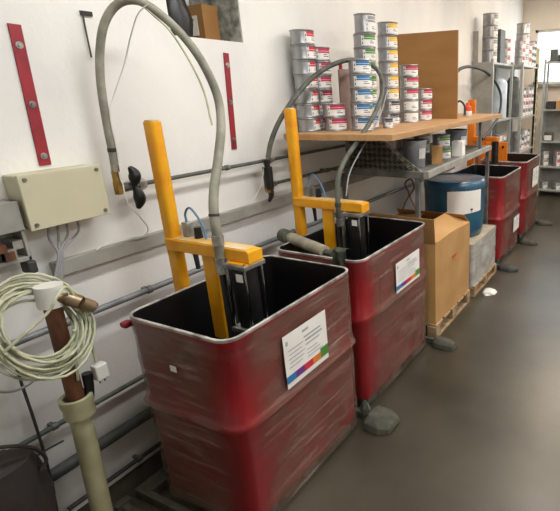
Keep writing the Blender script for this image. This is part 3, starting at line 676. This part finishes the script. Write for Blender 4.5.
mp_ = nt.nodes.new('ShaderNodeMapping'); mp_.inputs['Rotation'].default_value = (0, math.radians(45), 0); mp_.inputs['Location'].default_value = (0,.013,0)
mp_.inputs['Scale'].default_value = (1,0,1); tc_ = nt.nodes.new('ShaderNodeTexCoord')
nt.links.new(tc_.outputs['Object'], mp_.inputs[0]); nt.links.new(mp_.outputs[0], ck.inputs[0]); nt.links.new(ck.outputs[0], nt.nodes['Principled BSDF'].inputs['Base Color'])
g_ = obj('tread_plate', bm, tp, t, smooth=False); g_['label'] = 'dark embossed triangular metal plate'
# loose bent wire under the bench
tag(obj('bent_wire', tube(bmesh.new(), [at(401,214,1,3.56), at(405,203,1,3.56), at(409,194,1,3.56), at(405,184,1,3.56), at(411,179,1,3.56), at(414,188,1,3.56), at(410,196,1,3.56), at(414,205,1,3.56), at(417,214,1,3.56)], .007, 8), M['rust']), 'brown bent wire loop standing under the near end of the steel bench', 'wire')
# pails and cans on bench
ZB = 1.49
def pail(label, x, y, r, h, m, z=ZB, lab=True, ang=CA):
    t = thing('pail', label, 'pail', (x, y, z), 'pails on the steel bench')
    obj('pail_body', lathe(bmesh.new(), [(r*.78,0),(r*.82,.005),(r*.97,h*.85),(r*.99,h*.86),(r*.99,h*.90),(r,h),(r-.008,h),(r-.012,h-.01)], (x,y,z), 28), m, t)
    obj('lid', lathe(bmesh.new(), [(.001,h-.004),(r-.014,h-.004),(r-.012,h-.001),(r-.009,h-.004)], (x,y,z), 24), m, t)
    if lab:
        bm = bmesh.new()
        for k in range(5):
            u, v = ang+.15+.13*k, ang+.15+.13*(k+1); R0, R1 = r*.90, r*.97
            f = quad(bm, [(x+R0*math.cos(u),y+R0*math.sin(u),z+h*.35), (x+R0*math.cos(v),y+R0*math.sin(v),z+h*.35), (x+R1*math.cos(v),y+R1*math.sin(v),z+h*.72), (x+R1*math.cos(u),y+R1*math.sin(u),z+h*.72)])
            for vv in f.verts: vv.co += (Vector((vv.co.x-x, vv.co.y-y, 0)).normalized())*.006
        obj('paper_label', bm, M['paper'], t)
grey_pail = mat('grey_blue_plastic', s(160,162,168), .45, c2=s(136,138,144), scale=5)
pail('grey plastic pail on the near end of the steel bench, behind the triangular plate', .72, 3.80, .11, .235, grey_pail)
pail('darker grey pail on the far end of the steel bench', .66, 4.98, .12, .235, mat('slate_plastic', s(124,130,136), .45))
stack(.72, 4.42, ['lgreen','lgreen'], 'front pair between the bench pails', CA+.3, z=ZB, h=.115, group='cans on the steel bench', span=.9)
stack(.42, 4.2, ['lgreen',None], 'rear pair behind the lighter bench pail', CA+.3, z=ZB, h=.115, group='cans on the steel bench', span=.9)
stack(.35, 4.75, [None,'lgreen'], 'rear bench pair before the darker pail', CA+.3, z=ZB, h=.115, group='cans on the steel bench', span=.9)
tag(obj('small_carton', slab([(.80,3.99),(.89,4.03),(.86,4.10),(.77,4.06)], ZB, ZB+.16), M['card'], smooth=False, bevel=.003), 'small upright brown carton on the steel bench beside the grey pail', 'box')
tag(obj('small_carton', slab([(.77,4.56),(.88,4.58),(.86,4.72),(.75,4.70)], ZB, ZB+.15), M['paper'], smooth=False, bevel=.003), 'small whitish carton on the steel bench right of the green cans', 'box')
# ================================================================== big cardboard box on pallet
def pallet(label, x0, x1, y0, y1, h=.14):
    t = thing('pallet', label, 'pallet', ((x0+x1)/2, (y0+y1)/2, 0), 'wooden pallets on the floor')
    n = 5; w = (x1-x0)
    for k in range(n):
        a = y0+(y1-y0)*k/n+.012; obj('deck_board', B((x0,x1,a,a+(y1-y0)/n-.03,h-.022,h)), M['pallet'], t, smooth=False, bevel=.003)
    for x in (x0+.0, (x0+x1)/2-.045, x1-.09):
        obj('runner', B((x,x+.09,y0,y1,.0,.02)), M['pallet'], t, smooth=False, bevel=.003)
        for y in (y0, (y0+y1)/2-.05, y1-.1): obj('block', B((x,x+.09,y,y+.1,.02,h-.022)), M['pallet'], t, smooth=False, bevel=.003)
pallet('wooden pallet under the large cardboard box', .25, 1.05, 3.50, 4.42)
t = thing('cardboard_box', 'large brown cardboard box with a small red mark, standing on a pallet', 'box', (.62,3.97,.14))
bm = bmesh.new(); pr = [(.22,3.52),(1.035,3.52),(1.045,3.96),(1.035,4.40),(.22,4.40)]
loft(bm, [[Vector((x,y,.14)) for x,y in pr], [Vector((x,y,.90 if y < 4 else .87)) for x,y in pr]], True, False)
loft(bm, [[Vector((x+(.02 if x < .5 else -.02),y+(.02 if y < 3.9 else -.02 if y > 4 else 0),.86)) for x,y in pr], [Vector((x+(.006 if x < .5 else -.006),y+(.006 if y < 3.9 else -.006 if y > 4 else 0),.90 if y < 4 else .87)) for x,y in pr]], True, False)
obj('carton', bm, M['card'], t, smooth=False)
# flaps
def flap(pts, d, m=M['card'], name='flap'):
    bm = bmesh.new(); d = Vector(d); a = [bm.verts.new(Vector(p)) for p in pts]; b = [bm.verts.new(Vector(p)+d) for p in pts]
    bm.faces.new(a); bm.faces.new(b[::-1])
    for k in range(len(pts)): bm.faces.new((a[k], a[(k+1)%len(pts)], b[(k+1)%len(pts)], b[k]))
    obj(name, bm, m, t, smooth=False)
flap([(.22,3.515,.90),(1.035,3.515,.90),(1.06,3.435,1.13),(.24,3.435,1.14)], (0,.006,0))
flap([(1.035,3.54,.895),(1.04,4.38,.87),(.80,4.36,.955),(.82,3.56,.975)], (0,0,.006))
flap([(.22,3.54,.905),(.22,4.38,.875),(.56,4.36,.93),(.56,3.56,.95)], (0,0,.006), M['cardd'])
flap([(.24,4.40,.87),(1.03,4.40,.87),(1.0,4.30,.965),(.26,4.30,.965)], (0,.006,0))
bm = bmesh.new()
for (y, z, w_, h_) in ((3.90,.64,.02,.03),(3.93,.65,.015,.02),(3.955,.64,.02,.03),(3.985,.655,.02,.015),(3.93,.615,.05,.006)): box(bm, 1.0435, 1.0465, y, y+w_, z, z+h_)
obj('red_print', bm, M['lred'], t, smooth=False)
# film-wrapped bundle on pallet, blue drum on top
pallet('wooden pallet under the film wrapped bundle', .30, 1.06, 4.52, 5.36, .12)
t = thing('wrapped_bundle', 'grey cardboard bundle wrapped in clear film on a pallet under the blue drum', 'bundle', (.68,4.95,.12))
bm = bmesh.new(); loft(bm, [rr_ring(.32,1.03,4.54,5.36,.03,z,3) for z in (.12,.30,.50,.585)]); obj('carton', bm, mat('greyish_carton', s(176,164,142), .8, c2=s(156,146,128), scale=5), t, smooth=False)
bm = bmesh.new(); rings = []
for k in range(13):
    z = .10+.49*k/12; ring = rr_ring(.312,1.042,4.53,5.37,.035,z,4,14)
    for p in ring: p += Vector((p.x-.68,p.y-4.95,0)).normalized()*(.012*noise.noise(p*9)+.003)
    rings.append(ring)
loft(bm, rings, False, False); o = obj('stretch_film', bm, M['wrapc'], t)
a = o.data.attributes.new('haze','FLOAT','POINT')
for d in a.data: d.value = 1
t = thing('blue_drum', 'blue plastic drum with a big white paper sheet, standing on the wrapped bundle', 'drum', (.68,5.0,.60))
dc = (.66,4.945,.592); KD = 1.10
bm = lathe(bmesh.new(), [(KD*a, b) for a, b in [(.27,0),(.285,.02),(.30,.10),(.304,.30),(.308,.50),(.314,.53),(.314,.57),(.305,.60),(.29,.615),(.27,.605),(.05,.60)]], dc, 48)
obj('drum_body', bm, M['drum'], t)
bm = bmesh.new(); n = 12
a0, a1 = math.radians(-82), math.radians(-14)
for k in range(n):
    u, v = a0+(a1-a0)*k/n, a0+(a1-a0)*(k+1)/n; R3 = .3145*KD*.995; sk = .03
    zz = lambda q, up: dc[2]+(.52 if up else .26)+sk*(q-a0)
    quad(bm, [(dc[0]+R3*math.cos(u),dc[1]+R3*math.sin(u),zz(u,0)), (dc[0]+R3*math.cos(v),dc[1]+R3*math.sin(v),zz(v,0)), (dc[0]+R3*math.cos(v),dc[1]+R3*math.sin(v),zz(v,1)), (dc[0]+R3*math.cos(u),dc[1]+R3*math.sin(u),zz(u,1))])
bmesh.ops.remove_doubles(bm, verts=bm.verts, dist=1e-5)
sh = obj('paper_sheet', bm, M['paper'], t); sh['label'] = 'large white paper sheet'
bm = bmesh.new()
for (q, z, dq, dz_) in ((a0+.78,.29,.02,.045),(a0+.74,.315,.09,.015)):
    R4 = .317*KD*.995
    quad(bm, [(dc[0]+R4*math.cos(q),dc[1]+R4*math.sin(q),dc[2]+z), (dc[0]+R4*math.cos(q+dq),dc[1]+R4*math.sin(q+dq),dc[2]+z), (dc[0]+R4*math.cos(q+dq),dc[1]+R4*math.sin(q+dq),dc[2]+z+dz_), (dc[0]+R4*math.cos(q),dc[1]+R4*math.sin(q),dc[2]+z+dz_)])
obj('pen_mark', bm, M['black'], sh)
# crumpled film scraps and feet on the floor
def scrap(name, label, cat, c, rx, ry, h, m, seed):
    bm = bmesh.new(); rings = []
    for k in range(6):
        u = k/5; rr_ = math.sqrt(max(.02, 1-u*u)); ring = []
        for j in range(14):
            a = 2*PI*j/14; n_ = 1+.35*noise.noise(Vector((math.cos(a)*2+seed, math.sin(a)*2, u*2)))
            ring.append(Vector((c[0]+rx*rr_*n_*math.cos(a), c[1]+ry*rr_*n_*math.sin(a), h*u)))
        rings.append(ring)
    loft(bm, rings); return tag(obj(name, bm, m, smooth=False), label, cat)
scrap('black_block', 'small black block on the floor at the near corner of the large cardboard box', 'block', (1.13,3.47), .035, .03, .05, M['rubber'], 1)
scrap('film_scrap', 'crumpled pale film scrap on the floor beside the wrapped bundle', 'scrap', (1.17,4.72), .075, .10, .035, M['white'], 5)
scrap('film_clump', 'dark clump of film and straps between the third and fourth red bins', 'clump', (1.03,6.62), .05, .04, .14, M['black'], 15)
scrap('film_clump', 'crumpled film knot at the gap between the two nearest red bins', 'clump', (1.035,2.305), .045, .022, .15, M['rag'], 21)
for rr_, ly, m_ in ((r3, 5.47, 'rubber'), (r3, 6.62, 'dusty'), (r4, 7.76, 'dusty')):
    leg = obj('floor_leg', B((.22, 1.08, ly-.022, ly+.022, 0, .058)), M['dusty'], rr_, smooth=False, bevel=.006)
    bm = bmesh.new(); V = []
    for x, hw, hh in ((1.05,.04,.05),(1.09,.07,.075),(1.20,.075,.065),(1.27,.05,.05),(1.30,.02,.03)):
        V.append([Vector((x, ly-hw, 0)), Vector((x, ly+hw, 0)), Vector((x+.005, ly+hw*.8, hh*.75)), Vector((x+.005, ly+hw*.3, hh)), Vector((x+.005, ly-hw*.4, hh)), Vector((x, ly-hw*.85, hh*.6))])
    loft(bm, V); obj('foot_cover', bm, M[m_], leg, smooth=False, bevel=.006)
# ================================================================== racks at the back
def rack(label, x0, x1, y0, y1, zt, shelves, m, g=None):
    t = thing('shelving_rack', label, 'shelf', ((x0+x1)/2, (y0+y1)/2, 0), g)
    for x in (x0, x1-.04):
        for y in (y0, y1-.04):
            obj('rack_post', B((x,x+.04,y,y+.04,0,zt)), m, t, smooth=False)
    for z in shelves: obj('shelf_board', B((x0+.002,x1-.002,y0+.002,y1-.002,z-.03,z)), m, t, smooth=False, bevel=.003)
    return t
rk = mat('pale_green_grey_paint', s(168,172,166), .5, c2=s(150,154,150), scale=5)
ra = rack('tall grey steel rack against the left wall just beyond the farthest red bin', .02, .34, 7.35, 8.52, 2.56, (.45,1.05,1.66,2.52), rk)
obj('side_panel', B((.02,.34,7.335,7.348,.4,2.5), (.02,.10,7.335,7.348,2.5,2.95)), M['duct'], ra, smooth=False)
rc_ = rack('deeper grey rack with black slotted post between the nearer rack and the back window', .02, .50, 8.56, 9.72, 2.56, (.45,1.05,1.66,2.52), rk)
# slotted post: dark slots
bm = bmesh.new(); 
for k in range(17): box(bm, .5205, .5225, 9.683, 9.717, .25+.14*k, .33+.14*k); box(bm, .475, .500, 9.6770, 9.6795, .25+.14*k, .33+.14*k)
obj('post_slot', bm, M['black'], rc_, smooth=False)
obj('slotted_post', B((.455,.52,9.68,9.72,0.0,2.85)), mat('cream_yellow_paint', s(206,200,160), .5), rc_, smooth=False)
big = dict(r=.105, h=.165, span=.6)
G1 = 'cans on the left wall rack'
def cans(xs, n, z, kinds, where, h=.17, r=.115, rz=CA+.6, span=.6, group=G1):
    for (x, y), nn in zip(xs, n):
        for k in range(nn):
            place_can(kinds[(k+int(y*7)) % len(kinds)], (x, y, z+h*k), '%s, %s%s' % (where, ORD[k], '' if len(xs) == 1 else ' in its stack, stack %s' % ['nearest','second','third','fourth','fifth','sixth','seventh','farthest'][xs.index((x, y))]), group, rz, h=h, r=r, span=span)
cans([(.21,7.56)], [4], 2.52, ['lgrey'], 'large grey can, nearest stack on rack top')
cans([(.37,8.95)], [4], 2.52, ['lgrey'], 'large grey can, farther tall stack on rack top')
cans([(.24,8.32),(.40,8.68),(.40,9.18)], [3,3,3], 2.52, ['lpink'], 'reddish label can, rack top', h=.13, r=.09)
cans([(.42,9.38),(.42,9.56)], [3,4], 2.52, ['lnavy'], 'small can near slotted post, rack top', h=.11, r=.07)
tag(obj('dark_case', B((.08,.28,7.9,8.16,2.52,3.02)), M['dpipe'], smooth=False, bevel=.006), 'dark upright case between can stacks on top of the left wall rack', 'case')
tag(obj('pale_canister', lathe(bmesh.new(), [(.1,0),(.11,.01),(.11,.56),(.08,.62),(.04,.64)], (.22,8.20,1.66), 24), mat('pale_blue_plastic', s(196,210,222), .3)), 'tall pale blue canister on the middle level of the left wall rack', 'canister')
tag(obj('grey_canister', lathe(bmesh.new(), [(.1,0),(.11,.01),(.11,.60),(.08,.66),(.04,.68)], (.30,8.72,1.66), 24), M['dpipe']), 'tall dark grey canister beside the pale blue one on the rack', 'canister')
cans([(.40,8.93),(.40,9.14),(.40,9.35),(.40,9.56)], [4,3,4,4], 1.66, ['lgrey','lpink','lnavy'], 'small can, middle rack level', h=.125, r=.085)
cans([(.24,7.6),(.24,7.83),(.24,8.06),(.24,8.3),(.40,8.72),(.40,8.95),(.40,9.18),(.40,9.41)], [3,2,3,3,3,2,3,3], 1.05, ['lorange','lgrey',None,'lnavy'], 'small can, second rack level', h=.12, r=.085)
cans([(.24,7.7),(.24,8.0),(.24,8.3),(.40,8.8),(.40,9.1),(.40,9.4)], [2,3,2,3,2,3], .45, [None,'lgrey'], 'small can, lowest rack level', h=.12, r=.085)
rb = rack('long grey rack standing under and before the back window', .56, 2.8, 9.98, 10.36, 2.66, (.14,.62,1.12,1.74,2.62), rk)
for i, (x0, x1, zz_, h_, m_) in enumerate(((.64,.80,1.74,.15,'rubber'),(.84,.98,1.74,.16,'card'),(1.02,1.18,1.74,.15,'rubber'),(1.25,1.5,1.74,.2,'dpipe'),(.66,.80,2.62,.22,'dpipe'),(.82,.92,2.62,.12,'rubber'),(1.0,1.25,2.62,.15,'dpipe'),(1.5,1.8,2.62,.2,'card'))):
    wh = ['leftmost dark box on the shelf below the window','brown box second from the left on the shelf below the window','dark box third from the left on the shelf below the window','grey box fourth from the left on the shelf below the window',
          'grey box at the left end of the top shelf before the window','small dark box second on the top shelf before the window','wide grey box on the top shelf before the window','brown box on the right of the top shelf before the window'][i]
    tag(obj('storage_box', B((x0,x1,10.0,10.22,zz_,zz_+h_)), M[m_], smooth=False, bevel=.005), wh, 'box', 'boxes on the back rack')
obj('back_panel', B((.60,2.76,10.335,10.345,.14,1.74)), M['duct'], rb, smooth=False)
t = thing('jar', 'dark jar with big white label at the left end of a back rack shelf', 'jar', (.72,10.1,1.12))
obj('jar_body', lathe(bmesh.new(), [(.09,0),(.095,.01),(.095,.17),(.08,.18)], (.72,10.1,1.12), 24), M['dpipe'], t)
obj('paper_label', B((.65,.79,9.997,10.003,1.14,1.24)), M['paper'], t, smooth=False)
for i, (x, z, nm) in enumerate(((.66,.62,'on the left end'),(.92,.62,'in the middle'),(1.15,.62,'towards the right'))):
    for k in range(2):
        place_can('lgrey' if i != 1 else 'lpink', (x,10.12,z+.15*k), 'dark can %s of the low back rack shelf, %s of two' % (nm, 'lower' if k == 0 else 'upper'), 'cans on the back rack', CA, h=.15, r=.09, span=.7)
for i, x in enumerate((.68,.95,1.2)):
    place_can('lgrey', (x,10.12,.14), 'can on the lowest shelf of the back rack, %s of three' % ['left','middle','right'][i], 'cans on the back rack', CA, h=.15, r=.09, span=.7)

# ================================================================== light
w = bpy.data.worlds.new('world'); bpy.context.scene.world = w; w.use_nodes = True
w.node_tree.nodes['Background'].inputs[0].default_value = (.86,.94,1,1); w.node_tree.nodes['Background'].inputs[1].default_value = 2.6
def area(x, y, z, sx, sy, e, c=(1,.97,.92), rot=(0,0,0)):
    l = bpy.data.lights.new('ceiling_and_fill_lamp', 'AREA'); l.shape = 'RECTANGLE'; l.size = sx; l.size_y = sy; l.energy = e; l.color = c
    o = bpy.data.objects.new('ceiling_and_fill_lamp', l); col.objects.link(o); o.location = (x,y,z); o.rotation_euler = rot; return o
area(1.7, 1.6, 3.85, .3, 2.2, 58, (1,1,.98))
area(4.4, 2.6, 3.85, .4, 3.0, 95, (.90,.95,1))  # added fill row on the right, not a known lamp
area(4.4, 7.0, 3.85, .4, 3.0, 60, (.90,.95,1))  # same added fill, farther down the room
area(1.9, 5.0, 3.85, .3, 2.4, 58, (1,.90,.80))
area(1.6, 8.4, 3.85, .3, 2.0, 62, (1,.84,.68))
# daylight through the back window
area(1.8, 10.38, 2.75, 2.8, .9, 30, (.85,.93,1), (math.radians(-90),0,0)).name = 'window_daylight'
# ================================================================== camera
cam = bpy.data.cameras.new('camera'); co = bpy.data.objects.new('camera', cam); col.objects.link(co)
cam.sensor_fit = 'HORIZONTAL'; cam.sensor_width = 36; cam.lens = 36*F/560; cam.shift_x = (280-CX)/560; cam.shift_y = (CY-255.5)/560
cam.clip_start = .05
mw = Matrix.Identity(4)
for i in range(3):
    mw[i][0] = RM[0][i]; mw[i][1] = -RM[1][i]; mw[i][2] = -RM[2][i]; mw[i][3] = CAM[i]
co.matrix_world = mw
sc = bpy.context.scene; sc.camera = co
sc.view_settings.view_transform = 'Standard'; sc.view_settings.look = 'None'; sc.view_settings.gamma = 1; sc.view_settings.use_curve_mapping = False
sc.view_settings.exposure = .28
